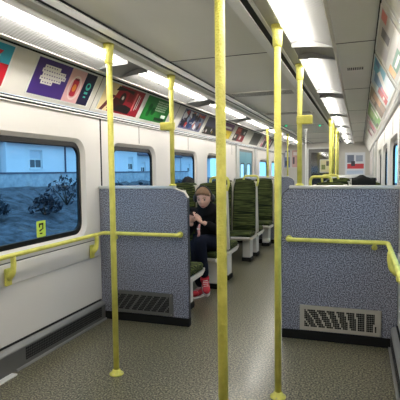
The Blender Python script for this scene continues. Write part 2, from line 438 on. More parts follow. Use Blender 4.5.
# ---------------------------------------------------------------- partitions
def partition(sx, y, label, grille=True, face=-1):
    t = thing('partition', label, 'partition', (0, y, 0), 'speckled grey partitions')
    X0, X1 = .405, HW-.003
    if sx < 0: to = lambda x: -x
    else: to = lambda x: x
    K = .115 if sx < 0 else .055
    outline = [(X1, .07), (X0, .07), (X0, 1.13), (X0+.25*K, 1.172), (X0+K, 1.205), (X1, 1.205)]
    p = MB(); p.prism([(to(u), 0, v) for u, v in outline], (0, .045, 0), M['part'], .004); p.build('panel', t)
    k = MB(); q = sorted((to(X0-.004), to(X1))); k.box(q[0], q[1], -.006, .051, .0, .075, M['black'], .004); k.build('kick_plate', t)
    tr = MB(); q = sorted((to(X0+K+.002), to(X1))); tr.box(q[0], q[1], -.008, .053, 1.2055, 1.232, M['alu'], .006); tr.build('top_trim', t)
    ed = MB(); ed.box(*sorted((to(X0-.004), to(X0))), .004, .041, .076, 1.13, M['part_edge']); ed.build('edge_strip', t)
    ed = MB(); e = [(X0-.005, 1.13), (X0+.25*K-.004, 1.176), (X0+K, 1.2115)]; e2 = [(u+.004, v-.006) for u, v in e]
    ed.prism([(to(u), .002, v) for u, v in e+e2[::-1]], (0, .041, 0), M['shell'] if sx < 0 else M['part_edge']); ed.build('corner_strip', t)
    if grille:
        g0, g1 = .548, 1.155; z0, z1 = .083, .282
        back = MB(); q = sorted((to(g0+.01), to(g1-.01))); back.box(q[0], q[1], -.006, -.001, z0+.01, z1-.01, M['dark']);  # black sheet standing in for the darkness behind the grille holes
        g = MB()
        a, c = (g0, g1)
        m = M['steel'] if sx > 0 else M['steel_dark']  # same plate both sides; the left one's shade is put into darker steel
        nu, nv = 44, 9
        def mask(i, j):
            ph = i/nu
            s = .95-1.1*ph if sx > 0 else 1.0
            return (i*1.0+(j-4)*s) % 5.4 < 4.2
        bx_, bz = .035, .030
        o = (to(g0+bx_), -.016, z0+bz); u = (to(g1-g0-2*bx_) , 0, 0); v = (0, 0, z1-z0-2*bz)
        g.perforated(o, u, v, nu, nv, .49, m, mask)
        # plain border of the plate
        def rect(x0, x1, za, zb): q = sorted((to(x0), to(x1))); g.quad([(q[0], -.016, za), (q[1], -.016, za), (q[1], -.016, zb), (q[0], -.016, zb)], m)
        rect(g0, g1, z0, z0+bz); rect(g0, g1, z1-bz, z1); rect(g0, g0+bx_, z0+bz, z1-bz); rect(g1-bx_, g1, z0+bz, z1-bz)
        q = sorted((to(g0), to(g1)))
        for za, zb in ((z0, z0+.002), (z1-.002, z1)): g.box(q[0], q[1], -.016, 0, za, zb, m)
        for xa in (g0, g1-.002): w = sorted((to(xa), to(xa+.002))); g.box(w[0], w[1], -.016, 0, z0, z1, m)
        go = g.build('grille', t); tag(go, 'perforated steel grille with rows of holes' if sx > 0 else 'perforated steel grille with dark holes, coloured darker for its shade')
        back.build('dark_backing', go)
        sc = MB()
        for x in (g0+.015, g1-.015):
            for z in (z0+.014, z1-.014): sc.ball((to(x), -.0165, z), (.005, .003, .005), M['steel'], 8)
        sc.build('screws', go)
    return t
partition(-1, PY, 'speckled grey partition beside the left windows with a dark perforated grille')
partition(1, PY, 'speckled blue-grey partition on the right with a bright steel grille')
partition(-1, 8.46, 'grey partition on the left behind the third row of green seats', False)
partition(1, 8.46, 'grey partition far along on the right before the far doors', False)
partition(-1, 10.45, 'small bluish-grey partition far away just past the far left doors', False)
partition(1, 10.45, 'small grey partition far away just past the far right doors', False)

# ---------------------------------------------------------------- grab poles
def pole(x, y, z0, label, box=0, ztop=2.178, r=.0195, mat='yellow', arm=0):
    t = thing('grab_pole', label, 'pole', (x, y, z0), 'yellow grab poles')
    p = MB(); p.tube([(0, 0, .003), (0, 0, ztop-z0)], r, M[mat], 18); p.build('tube', t)
    if z0 == 0:
        f = MB(); f.lathe([(.047, 0), (.047, .007), (.03, .011), (.027, .03), (r+.0005, .034)], M[mat], seg=24)
        for a in range(3): f.ball((.037*math.cos(a*2.1+.4), .037*math.sin(a*2.1+.4), .008), (.005, .005, .003), M['steel'], 8)
        f.build('floor_flange', t)
    else:
        f = MB(); f.lathe([(.032, 0), (.032, .008), (r+.001, .016)], M[mat]); f.build('base_flange', t)
    f = MB(); h = ztop-z0; f.lathe([(r+.001, h-.125), (r+.008, h-.12), (r+.009, h-.045), (.034, h-.018), (.036, h)], M[mat]); f.build('ceiling_sleeve', t)
    if arm:
        f = MB(); f.box(min(0, arm), max(0, arm), -.025, .025, h-.02, h-.003, M[mat], .004); f.build('ceiling_bracket', t)
    if box:
        f = MB(); a, c = sorted((0-.022*box, .1*box)); f.box(a, c, -.03, .03, 1.712-z0, 1.78-z0, M[mat], .008, sm=True); f.box(.045*box-.003, .045*box+.003, -.0315, .0315, 1.718-z0, 1.774-z0, M['yellow']); f.build('bell_box', t)
    return t
pole(.487, 1.70, 0, 'thick yellow floor-to-ceiling pole closest to the camera, in the middle')
pole(.54, 2.673, 0, 'yellow floor-to-ceiling pole standing just left of the right partition')
pole(-.543, 2.66, 0, 'yellow floor-to-ceiling pole in front of the left partition')
pole(-.545, PY+.022, 1.232, 'yellow pole rising from the top of the left partition', -1)
pole(.541, PY+.022, 1.232, 'yellow pole rising from the top of the right partition', 1)
pole(-.62, 8.48, 1.232, 'slim yellow pole on the far left partition, beside the near right pole')
pole(-.545, 9.5, 0, 'slim yellow pole far down the aisle by the teal doors', r=.017)
pole(-.545, 10.47, 1.232, 'slim yellow pole on the farthest left partition', r=.017)
pole(.54, 7.75, 0, 'yellow pole far along the right, first of the distant cluster', r=.022)
pole(.54, 8.48, 1.232, 'yellow pole far along the right, second of the distant cluster', r=.018)
pole(.54, 9.5, 0, 'yellow pole far along the right, third of the distant cluster', r=.018)
pole(.54, 10.47, 1.232, 'yellow pole far along the right, last of the distant cluster', r=.018)
pole(-.04, 9.5, 0, 'thin pale steel pole standing in the far doorway area', r=.012, mat='alu_white')

# ---------------------------------------------------------------- handrails
def handrail(sx, label, end_x, ys):
    t = thing('handrail', label, 'handrail', (sx*1.19, PY-.06, .81), 'yellow handrails')
    X = lambda x: sx*(x-1.19)
    r = MB()
    r.tube(bend([(X(1.19), -2.2, 0), (X(1.19), 0, 0), (X(end_x), 0, 0), (X(end_x), .055, 0)], .05, 7), .0165, M['yellow'], 14); r.build('rail', t)
    f = MB()
    f.tube([(X(end_x), .040, 0), (X(end_x), .0595, 0)], .026, M['yellow']); f.build('mounting_pad', t)
    f = MB()
    f.tube([(X(1.10), 0, -.010), (X(1.10), .02, -.035), (X(1.10), .0595, -.045)], .011, M['yellow']); f.ball((X(1.10), .053, -.045), (.022, .008, .022), M['yellow']); f.build('bracket', t)
    for y in ys:
        f = MB(); y -= PY-.06
        path = bend([(X(1.19), y, -.012), (X(1.185), y, -.06), (X(1.195), y, -.12), (X(1.237), y, -.155)], .03, 4)
        f.tube(path, [.019]*(len(path)-5)+[.021, .023, .025, .026, .027], M['yellow'], 12)
        q = sorted((X(1.226), X(1.246))); f.box(q[0], q[1], y-.03, y+.03, -.21, -.09, M['yellow'], .009, sm=True); f.build('bracket', t)
    return t
handrail(-1, 'yellow handrail running under the big left window and across the left partition', .472, (2.46, 3.49, 1.55))
handrail(1, 'yellow handrail across the right speckled partition, bending along the right wall', .462, (3.3, 2.0))

# ---------------------------------------------------------------- heaters along the walls
def heater(sx, y0, y1, label, g0, g1):
    t = thing('wall_heater', label, 'heater', (sx*HW, y0, 0), 'low heater ducts along the walls'); L = y1-y0
    X = lambda d: -sx*d
    c = MB(); c.prism([(X(.002), 0, 0), (X(.046), 0, 0), (X(.050), 0, .004), (X(.050), 0, .148), (X(.040), 0, .166), (X(.002), 0, .170)], (0, L, 0), M['steel_dark']); c.build('casing', t)
    c = MB(); c.prism([(X(.052), 0, .140), (X(.052), 0, .150), (X(.040), 0, .169), (X(.014), 0, .175), (X(.014), 0, .1695), (X(.038), 0, .1655), (X(.0505), 0, .147)], (0, L, 0), M['alu_dull']); c.build('top_trim', t)
    c = MB(); q = sorted((X(.001), X(.014))); c.box(q[0], q[1], 0, L, .1705, .186, M['black']); c.build('gasket', t)
    g = MB(); n = int((g1-g0)/.019)
    g.perforated((X(.056), g0-y0, .040), (0, g1-g0, 0), (0, 0, .095), n, 5, .48, M['steel_dark'])
    gb = g.build('grille', t)
    k = MB(); q = sorted((X(.0505), X(.0515))); k.box(q[0], q[1], g0-y0+.004, g1-y0-.004, .044, .131, M['dark']); k.build('dark_backing', gb)  # black sheet painted in place of the dark inside the heater
    f = MB(); q = sorted((X(.0505), X(.066))); f.box(q[0], q[1], g0-y0-.1, L, 0, .018, M['alu_dull'], .003); f.build('floor_trim', t)
    return t
heater(-1, .6, 3.66, 'long low metal heater on the floor under the big left window', 2.58, 3.60)
heater(1, 1.2, 3.66, 'low metal heater with a punched front on the floor along the right wall', 2.2, 3.60)
t = MB(); t.box(-HW+.054, -HW+.10, .6, 2.44, 0, .012, M['alu_white'], .003); tag(t.build('trim_5'), kind='structure')

# ---------------------------------------------------------------- adverts
def poster(sx, y0, y1, label, shapes, bg, frame=True):
    """Card on the sloping coving; shapes in u (0 at the viewer's left), v (0 bottom .. 1 top) of the card."""
    t = thing('advert_poster', label, 'poster', (sx*1.16, (y0+y1)/2, 2.034), 'adverts above the windows')
    A = Vector((sx*1.222, 0, 1.922)); B = Vector((sx*1.091, 0, 2.159)); up = B-A
    n = Vector((-sx*up.z, 0, sx*up.x)).normalized()
    if n.z > 0: n = -n
    o = t.location; A = A-Vector((o.x, 0, o.z)); yy0, yy1 = y0-o.y, y1-o.y
    def P(u, v, h):
        uu = u if sx < 0 else 1-u
        p = A+up*v+n*h; return Vector((p.x, yy0+(yy1-yy0)*uu, p.z))
    c = MB(); c.prism([P(0, 0, .0005), P(1, 0, .0005), P(1, 1, .0005), P(0, 1, .0005)], n*.002, pm(*bg))
    h = .0030
    for sh in shapes:
        col, pts = sh
        if len(pts) == 4 and not isinstance(pts[0], tuple):
            u0, u1, v0, v1 = pts; pts = [(u0, v0), (u1, v0), (u1, v1), (u0, v1)]
        c.quad([P(u, v, h) for u, v in pts], pm(*col)); h += .00006
    c.build('card', t)
    if frame:
        f = MB(); w = .012; wl = w/(y1-y0); wv = w/up.length
        for u0, u1, v0, v1 in ((-wl, 1+wl, -wv, 0), (-wl, 1+wl, 1, 1+wv), (-wl, 0, 0, 1), (1, 1+wl, 0, 1)):
            f.prism([P(u0, v0, .0005), P(u1, v0, .0005), P(u1, v1, .0005), P(u0, v1, .0005)], n*.0045, M['alu_white'])
        f.build('frame', t)
    return t
def ell(cu, cv, ru, rv, n=16): return [(cu+ru*math.cos(2*PI*k/n), cv+rv*math.sin(2*PI*k/n)) for k in range(n)]
W = (240, 236, 232); K = (25, 22, 26)
def bars(u0, u1, v0, v1, n, col, rnd):       # lines of small print, as short strokes
    out = []; hh = (v1-v0)/n
    for i in range(n):
        u = u0; e = u1-rnd.random()*.25*(u1-u0); v = v1-hh*(i+1)
        while u < e:
            w = .02+.05*rnd.random(); out.append((col, (u, min(u+w, e), v+hh*.22, v+hh*.85))); u += w+.012
    return out
R = random.Random(3)
def scatter(n, cols, rnd, u0=0.03, u1=.97, v0=.05, v1=.95, s=.12):
    out = []
    for i in range(n):
        u = u0+(u1-u0)*rnd.random(); v = v0+(v1-v0)*rnd.random(); a = rnd.random()*PI; q = s*(.4+.8*rnd.random())
        pts = [(min(u1, max(u0, u+q*math.cos(a+k*PI/2+.4)*(.6 if k % 2 else 1))), min(v1, max(v0, v+2.2*q*math.sin(a+k*PI/2+.4)*(.6 if k % 2 else 1)))) for k in range(4)]
        out.append((rnd.choice(cols), pts))
    return out
RED = (205, 30, 50); CY = (60, 175, 205)
poster(-1, 1.66, 2.44, 'advert at the left edge with cyan, white and red shapes', [
    (RED, (.0, 1, 0, .22)), (RED, (.9, 1, 0, .62)), (CY, (.0, .9, .62, 1)), (CY, (.80, 1, .55, 1)), (W, [(.2, .25), (.82, .3), (.88, .72), (.35, .78)]), (RED, [(.3, .74), (.86, .7), (.9, .84), (.35, .9)]),
    (CY, (.45, .75, .34, .46)), (W, (.5, .85, .08, .14)), (CY, ell(.84, .52, .05, .14)), (K, ell(.95, .1, .02, .05))], (110, 190, 215))
purple = [((72, 48, 128), (0, .53, 0, 1)), ((240, 190, 190), (.53, .80, 0, 1)), ((32, 26, 66), (.80, 1, 0, 1))]
for i, (a, c) in enumerate(((.12, .36), (.10, .46), (.12, .48), (.10, .42), (.13, .30))):
    v = .76-.105*i; purple += [(W, (a, c, v-.012, v+.098))]
    u = a+.02
    while u < c-.03:
        purple += [((110, 95, 150), (u, u+.018, v+.03, v+.06))]; u += .038
purple += [((250, 224, 220), ell(.67, .45, .105, .38, 20)), ((238, 185, 185), ell(.67, .45, .085, .32, 20)), ((196, 40, 62), (.615, .715, .25, .68)), ((196, 40, 62), ell(.665, .25, .05, .07)), ((120, 20, 40), (.625, .705, .68, .74)),
           ((240, 150, 60), ell(.665, .45, .032, .12)), ((90, 210, 190), ell(.90, .60, .045, .12)), ((32, 26, 66), ell(.90, .62, .025, .06)), ((90, 210, 190), (.865, .93, .36, .43)), ((90, 210, 190), (.875, .92, .24, .29))]
poster(-1, 2.68, 3.42, 'advert in three panels, purple with white lines, pink with a red can, navy', purple, (72, 48, 128))
red3 = [((236, 214, 160), [(0, 0), (.22, 0), (.34, 1), (0, 1)]), ((90, 20, 26), [(.05, .0), (.12, 0), (.3, .6), (.2, .6)]), ((60, 16, 20), [(.2, .1), (.5, .1), (.56, .5), (.3, .55)]), (K, ell(.48, .58, .07, .2)), ((220, 215, 200), ell(.48, .58, .025, .07)),
        (K, [(.36, .08), (.74, .05), (.8, .28), (.6, .36), (.42, .3)]), ((230, 120, 120), (.78, .82, .2, .9)), (W, (.855, .875, .25, .85)), ((120, 10, 26), (.6, .74, .5, .95)), (W, (.90, .915, .3, .8)), (K, [(.26, .78), (.5, .86), (.7, .8), (.7, .92), (.3, .95)]), ((240, 180, 80), (.07, .14, .72, .86))]
poster(-1, 3.585, 4.34, 'red and black advert with a cream left edge, behind the left pole', red3, (158, 26, 44))
poster(-1, 4.42, 5.08, 'green advert with white writing and dark shapes', bars(.42, .92, .45, .92, 5, (200, 235, 195), R)+[((16, 92, 36), ell(.22, .55, .07, .17)), ((16, 92, 36), ell(.36, .42, .07, .17)), ((16, 92, 36), ell(.2, .3, .06, .15)), ((20, 60, 30), (.5, .9, .08, .2)), ((240, 250, 240), (.72, .9, .22, .36))], (40, 140, 58))
poster(-1, 5.5, 6.34, 'busy advert of red, blue and white patches on the left, beside the partition pole', scatter(46, [(190, 60, 60), (40, 60, 120), (225, 225, 230), (70, 100, 150), (30, 30, 50), (210, 120, 110), (150, 170, 200)], R), (120, 120, 150))
poster(-1, 6.46, 7.2, 'dark advert with purple-grey top, left of the central pole', [((75, 75, 110), (0, 1, .45, 1)), (K, (0, 1, 0, .4))]+scatter(8, [(220, 190, 60), W, (90, 60, 40)], R, v1=.4, s=.07), (50, 48, 62))
poster(-1, 7.3, 7.95, 'advert with a yellow lower part, right of the central pole', [((120, 70, 130), (0, 1, .55, 1)), ((230, 205, 40), (0, .9, 0, .5)), (K, (.3, .6, .1, .3)), (W, (.1, .8, .66, .78))], (200, 180, 60))
poster(-1, 8.15, 8.92, 'red and black advert with white marks, just before the teal doors', [(K, (0, .4, 0, .5)), (K, (.5, 1, .5, 1)), (W, (.55, .7, .15, .4)), (W, (.08, .2, .2, .42)), (W, (.75, .9, .6, .8)), ((230, 120, 110), (.1, .4, .7, .9))], (150, 26, 44))
poster(-1, 9.5, 10.34, 'plain dark grey advert above the teal doors', [((70, 70, 72), (.1, .9, .2, .8))], (92, 92, 92))
poster(-1, 10.62, 11.15, 'pink and black advert past the teal doors', [(K, (.4, 1, 0, .6)), ((235, 215, 220), (.1, .35, .3, .8))], (214, 130, 150))
poster(-1, 11.25, 11.9, 'dark advert with pink bands, farthest of the left row', [((214, 110, 140), (.1, .4, .1, .9)), ((235, 215, 220), (.55, .7, .3, .8))], (40, 32, 42))
poster(1, 1.2, 2.38, 'blank pale advert at the right edge nearest the camera', [((206, 200, 194), (.05, .95, .1, .9))], (222, 218, 212))
poster(1, 2.5, 3.40, 'grey advert with pink, green and orange patches at the right edge', [((222, 110, 100), (.80, .97, .80, .98)), ((226, 222, 216), (0, 1, .36, .54)), ((74, 140, 104), (.25, .75, .10, .34)), (W, (.32, .68, .18, .26)), ((226, 160, 50), (.02, .24, .12, .40)), ((190, 182, 186), (.06, .4, .56, .95)), ((90, 80, 84), (.5, .7, .6, .9))], (206, 198, 192))
poster(1, 3.55, 4.58, 'blue, white and red advert second along on the right', [(CY, (.55, 1, .45, 1)), ((80, 140, 190), (.2, .55, .3, .9)), (W, [(.3, .1), (.5, .1), (.8, .7), (.6, .8)]), (RED, (.0, .28, .05, .6)), ((230, 120, 140), (.3, .42, .1, .5)), ((40, 120, 170), (.8, .95, .75, .95)), (W, (.05, .2, .2, .3))], (205, 222, 232))
poster(1, 4.74, 5.62, 'brown and orange advert third along on the right', [((96, 62, 46), (0, .5, 0, .6)), ((206, 140, 70), (.5, .9, .3, .8)), ((225, 205, 180), (.1, .4, .65, .9))], (150, 112, 88))
poster(1, 5.8, 7.08, 'green advert on the right, fourth along', [((170, 210, 130), (.3, .7, .4, .8)), ((60, 130, 50), (0, .3, .1, .6)), (W, (.75, .9, .2, .8)), ((60, 50, 50), (.2, .5, .02, .16))], (112, 178, 76))
poster(1, 7.22, 8.2, 'pink and grey advert on the right, fifth along', [((206, 90, 120), (.4, .8, .2, .7)), ((70, 60, 70), (.05, .3, .1, .5)), (W, (.5, .7, .75, .9))], (200, 170, 180))
poster(1, 8.4, 9.5, 'pale advert with dark red block on the right, sixth along', [((150, 40, 60), (.2, .6, .2, .7))], (214, 206, 204))

# notices on the far end wall
def notice(x0, x1, z0, z1, y, label, shapes, bg, name='notice', cat='notice'):
    t = thing(name, label, cat, ((x0+x1)/2, y, (z0+z1)/2)); w, h = x1-x0, z1-z0
    c = MB(); c.box(-w/2, w/2, -.006, 0, -h/2, h/2, pm(*bg)); k = .0065
    for col, (u0, u1, v0, v1) in shapes: c.quad([(-w/2+w*a, -k, -h/2+h*bb) for a, bb in ((u0, v0), (u1, v0), (u1, v1), (u0, v1))], pm(*col)); k += .0004
    c.build('sheet', t)
    f = MB()
    for a, bb, d, e in ((-w/2-.02, w/2+.02, -h/2-.02, -h/2), (-w/2-.02, w/2+.02, h/2, h/2+.02), (-w/2-.02, -w/2, -h/2, h/2), (w/2, w/2+.02, -h/2, h/2)): f.box(a, bb, -.012, 0, d, e, M['alu'])
    f.build('frame', t); return t
notice(.58, 1.13, 1.20, 1.86, Y1, 'tall white poster with a red band on the far end wall', [((200, 60, 66), (.1, .95, .28, .5)), ((110, 120, 140), (.1, .45, .55, .9)), ((60, 56, 66), (.3, .5, .4, .62)), ((150, 160, 180), (.55, .9, .6, .88)), ((190, 205, 225), (.08, .92, .05, .2))], (222, 226, 232), 'wall_poster', 'poster')
notice(-.14, .14, 1.30, 1.66, Y1-.005, 'small cream notice on the dark far end door', [((120, 130, 70), (.1, .5, .2, .6)), ((90, 90, 84), (.6, .9, .5, .9))], (212, 206, 160))
notice(-1.0, -.80, 1.45, 1.98, Y1, 'pale pink notice on the far end wall, left of the end door', [((90, 80, 90), (.1, .4, .2, .6)), ((230, 220, 220), (.2, .9, .7, .9))], (206, 168, 160))
notice(-1.24, -1.06, 1.45, 1.98, Y1, 'blue-grey notice on the far end wall, close to the left side wall', [((226, 228, 232), (.1, .9, .6, .9)), ((50, 60, 90), (.2, .8, .1, .4))], (120, 136, 170))

# window sticker
t = thing('window_sticker', 'lime green sticker low on the big left window', 'sticker', (-HW-.038, 2.905, .93))
s = MB(); s.holed(rrect(-.052, .052, -.062, .062, .008, 3), [], M['sticker'], lambda u, v: (0, u, v), (.0015, 0, 0)); s.build('sheet', t)
s = MB()
for pts in ([(-.028, .012), (-.012, .012), (-.012, .044), (-.028, .044)], [(-.012, .03), (.026, .03), (.026, .044), (-.012, .044)], [(.012, -.004), (.026, -.004), (.026, .03), (.012, .03)], [(-.02, -.022), (.02, -.004), (.026, .006), (-.024, -.008)], [(-.02, -.04), (.012, -.04), (.012, -.03), (-.02, -.03)]):
    s.quad([(.0019, u, v) for u, v in pts], M['black'])
s.build('symbol', t)

# ---------------------------------------------------------------- seats
SW = .362
def make_seat(aisle, handle=True, front=False):
    """Seat facing -Y; y = 0 is the line its back leans on; aisle side at +X."""
    t = thing('passenger_seat', '', 'seat')
    h = SW/2
    c = MB(); c.box(-h+.004, h-.004, -.50, -.10, .375, .455, M['moq'], .03, 3, sm=True); c.build('cushion', t)
    bk = MB()
    # padded backrest, an upholstered slab with rounded shoulders, curved in profile
    n = 14; rings = []
    bmx = bmesh.new()
    prof = [(-.135, .43), (-.128, .55), (-.118, .70), (-.104, .86), (-.090, 1.0), (-.078, 1.10), (-.070, 1.17), (-.064, 1.205)]
    fr, rr = [], []
    for (y, z) in prof:
        k = (z-1.10)/.105 if z > 1.10 else 0
        w = (h-.006)*(1-.05*max(0, (z-.6)/.6)-.17*k*k)
        cols = [-1, -.8, -.4, 0, .4, .8, 1]
        fr.append([bmx.verts.new((u*w, y-.022*(1-u**4), z+(.016*(1-u*u) if z > 1.19 else 0))) for u in cols])
        rr.append([bmx.verts.new((u*w, y+.055*(1 if z < 1.19 else .5), z-(.006 if z > 1.19 else 0))) for u in cols])
    for A, rev in ((fr, 0), (rr, 1)):
        for i in range(len(A)-1):
            for j in range(6):
                f = [A[i][j], A[i][j+1], A[i+1][j+1], A[i+1][j]]; g = bmx.faces.new(f[::-1] if rev else f); g.smooth = True
    for j in (0, 6):
        for i in range(len(fr)-1): g = bmx.faces.new((fr[i][j], fr[i+1][j], rr[i+1][j], rr[i][j])); g.smooth = True
    for i in (0, len(fr)-1):
        for j in range(6): g = bmx.faces.new((fr[i][j], fr[i][j+1], rr[i][j+1], rr[i][j])); g.smooth = True
    bmesh.ops.recalc_face_normals(bmx, faces=bmx.faces)
    bk.add(bmx, M['moq']); bk.build('backrest', t)
    # cream plastic shell behind the cushion, showing as a pale line round the edge
    s = MB()
    q = [(-.082, .40), (-.062, .70), (-.036, 1.0), (-.014, 1.19), (-.004, 1.19), (-.004, 1.0), (-.012, .70), (-.024, .40)]
    s.prism([(-h, y, z) for y, z in q], (SW, 0, 0), M['shell'], .004)
    s.build('shell', t)
    r = MB(); r.prism([(-h, -.515, .365), (-h, -.515, .392), (-h, -.500, .396), (-h, -.485, .374), (-h, -.06, .372), (-h, -.03, .36), (-h, -.03, .33), (-h, -.44, .332)], (SW, 0, 0), M['shell'], .004); r.build('seat_pan', t)
    if aisle:
        dy = -.15 if front else 0
        p = MB(); px = -.065 if front else 0
        p.prism([(px+h-.16, dy-.30, .06), (px+h-.16, dy-.30, .335), (px+h-.16, dy-.10, .335), (px+h-.16, dy-.13, .06)], (.12, 0, 0), M['ped'], .008); p.build('pedestal', t)
        p = MB(); p.box(px+h-.17, px+h-.03, dy-.315, dy-.115, .0, .06, M['black'], .01); p.build('foot', t)
        if handle: g = MB(); g.tube(bend([(-.015, -.045, 1.17), (-.015, -.045, 1.278), (h+.018, -.045, 1.278), (h+.034, -.045, 1.21), (h+.008, -.045, 1.12)], .05, 5), .016, M['yellow'], 12); g.build('grab_handle', t)
    else:
        p = MB(); p.prism([(-h+.0, -.40, .335), (-h+.0, -.06, .335), (-h, -.06, .22)], (.03, 0, 0), M['ped'], .004); p.build('wall_bracket', t)
        p = MB(); p.box(-h-.005, h, -.26, -.21, .27, .33, M['ped'], .006); p.build('support_beam', t)
    return t
protos = {'a': make_seat(True), 'w': make_seat(False), 'n': make_seat(True, False), 'p': make_seat(True, False, True)}
used = {}
def place_seat(kind, x, y, faces_camera, label):
    p = protos[kind]
    if kind in used: p = copy_tree(p)
    used[kind] = 1
    # aisle side of the seat is local +X; turn / mirror so it faces the right way with its aisle edge inwards
    left = x < 0
    if faces_camera: p.rotation_euler = (0, 0, 0); sx = 1 if left else -1
    else: p.rotation_euler = (0, 0, PI); sx = -1 if left else 1
    p.scale = (sx, 1, 1); p.location = (x, y, 0)
    tag(p, label, 'seat', 'green passenger seats in pairs')
XA, XW = .682, 1.0602
rows = [(3.80, 0, 'backing onto the near %s partition'), (5.29, 1, 'facing the camera in the second row on the %s'), (5.31, 0, 'facing away, back to back with the second row on the %s'),
        (6.97, 1, 'facing the camera in the next row beyond on the %s'), (6.99, 0, 'facing away, back to back with the third row on the %s'), (8.44, 1, 'facing the camera against the far %s partition')]
extra = {('left', 1, 'a'): 'green striped aisle seat the person in black sits on', ('left', 1, 'w'): 'green striped window seat right beside the seated person in black',
         ('left', 3, 'a'): 'upright green striped aisle seat with yellow handle, seen whole right of the central pole',
         ('right', 1, 'a'): 'green seat top with a yellow handle, showing over the right partition',
         ('right', 1, 'w'): 'green seat top under a dark coat, showing over the right partition',
         ('left', 0, 'a'): 'green aisle seat whose cushion end shows beside the left partition edge',
         ('left', 5, 'a'): 'green striped aisle seat farthest down the left, just left of the near right pole'}
for sx, sn in ((-1, 'left'), (1, 'right')):
    for i, (y, fc, txt) in enumerate(rows):
        for kind, x in (('a', XA), ('w', XW)):
            lab = extra.get((sn, i, kind)) or 'green striped %s seat %s' % ('aisle' if kind == 'a' else 'window', txt % sn)
            x = .645 if (i == 0 and kind == 'a') else x
            place_seat(('p' if i == 0 else kind if fc and i < 5 else 'n') if kind == 'a' else kind, sx*x, y, fc, lab)

# ---------------------------------------------------------------- people
def skin_mesh(verts, edges, radii, root=0, sub=2):
    me = bpy.data.meshes.new('tmp'); me.from_pydata([tuple(v) for v in verts], edges, [])
    o = bpy.data.objects.new('tmp', me); COL.objects.link(o)
    md = o.modifiers.new('k', 'SKIN'); md.use_smooth_shade = True
    lay = me.skin_vertices[0].data if me.skin_vertices else None
    if lay is None:
        bm = bmesh.new(); bm.from_mesh(me); bm.verts.layers.skin.verify(); bm.to_mesh(me); bm.free(); lay = me.skin_vertices[0].data
    for i, r in enumerate(radii): lay[i].radius = (r, r) if not isinstance(r, tuple) else r; lay[i].use_root = (i == root)
    s = o.modifiers.new('u', 'SUBSURF'); s.levels = sub; s.render_levels = sub
    dg = bpy.context.evaluated_depsgraph_get(); dg.update()
    ev = o.evaluated_get(dg); m2 = bpy.data.meshes.new_from_object(ev)
    bm = bmesh.new(); bm.from_mesh(m2)
    for f in bm.faces: f.smooth = True
    bpy.data.objects.remove(o); bpy.data.meshes.remove(me); bpy.data.meshes.remove(m2)
    return bm
def chain(pts, rad):
    return [Vector(p) for p in pts], [(i, i+1) for i in range(len(pts)-1)], list(rad)
def head_bm(rot, c):
    b = bmesh.new(); bmesh.ops.create_uvsphere(b, u_segments=32, v_segments=24, radius=1)
    for v in b.verts:
        x, y, z = v.co; p = Vector((x*.073, y*.092, z*.112))
        if z < 0: k = -z; p.x *= 1-.30*k*k; p.y = p.y*(1-.22*k)-.014*k
        f = max(0, -y)
        p.y -= .020*math.exp(-((x/.17)**2))*math.exp(-(((z+.10)/.22)**2))*f          # nose
        p.y += .010*f*(math.exp(-(((x-.42)/.20)**2))+math.exp(-(((x+.42)/.20)**2)))*math.exp(-(((z-.12)/.16)**2))   # eye sockets
        p.y -= .005*f*math.exp(-(((z-.34)/.12)**2))                                  # brow
        p.y -= .006*f*math.exp(-((x/.4)**2))*math.exp(-(((z+.52)/.10)**2))            # lips
        p.y -= .008*f*math.exp(-((x/.4)**2))*math.exp(-(((z+.85)/.16)**2))            # chin
        v.co = p
    bmesh.ops.transform(b, matrix=Matrix.Translation(c) @ rot, verts=b.verts)
    for f in b.faces: f.smooth = True
    return b
def hand(mb, wrist, d, up, side, curl, s=1.):
    """Palm and five curled fingers. d = direction of the fingers, up = back of the hand, side = towards the thumb."""
    w, d, up, side = Vector(wrist), Vector(d).normalized(), Vector(up).normalized(), Vector(side).normalized()
    mb.ball(w+d*.045*s, 1, M['skin'], 12, Matrix((side*.040*s, d*.050*s, up*.017*s)).transposed().to_4x4())
    for k, (off, ln) in enumerate(((.027, .068), (.009, .076), (-.009, .071), (-.026, .056))):
        p = w+d*.075*s+side*off*s; path = [w+d*.05*s+side*off*s, p]; a = 0; L = ln*s
        for seg, fr in ((0, .44), (1, .32), (2, .24)):
            a += curl*(.8 if seg else .55); p = p+(d*math.cos(a)-up*math.sin(a))*L*fr; path.append(p)
        mb.tube(path, [.0085*s, .0088*s, .0082*s, .0075*s, .006*s], M['skin'], 8)
    p = w+d*.018*s+side*.026*s; mb.tube([p, p+(side*.7+d*.6-up*.2)*.030*s, p+(side*.45+d*.95-up*.45)*.060*s, p+(side*.1+d*1.0-up*.6)*.082*s], [.012*s, .0105*s, .009*s, .007*s], M['skin'], 8)
def merge(bm, a):
    mb = MB(); return mb
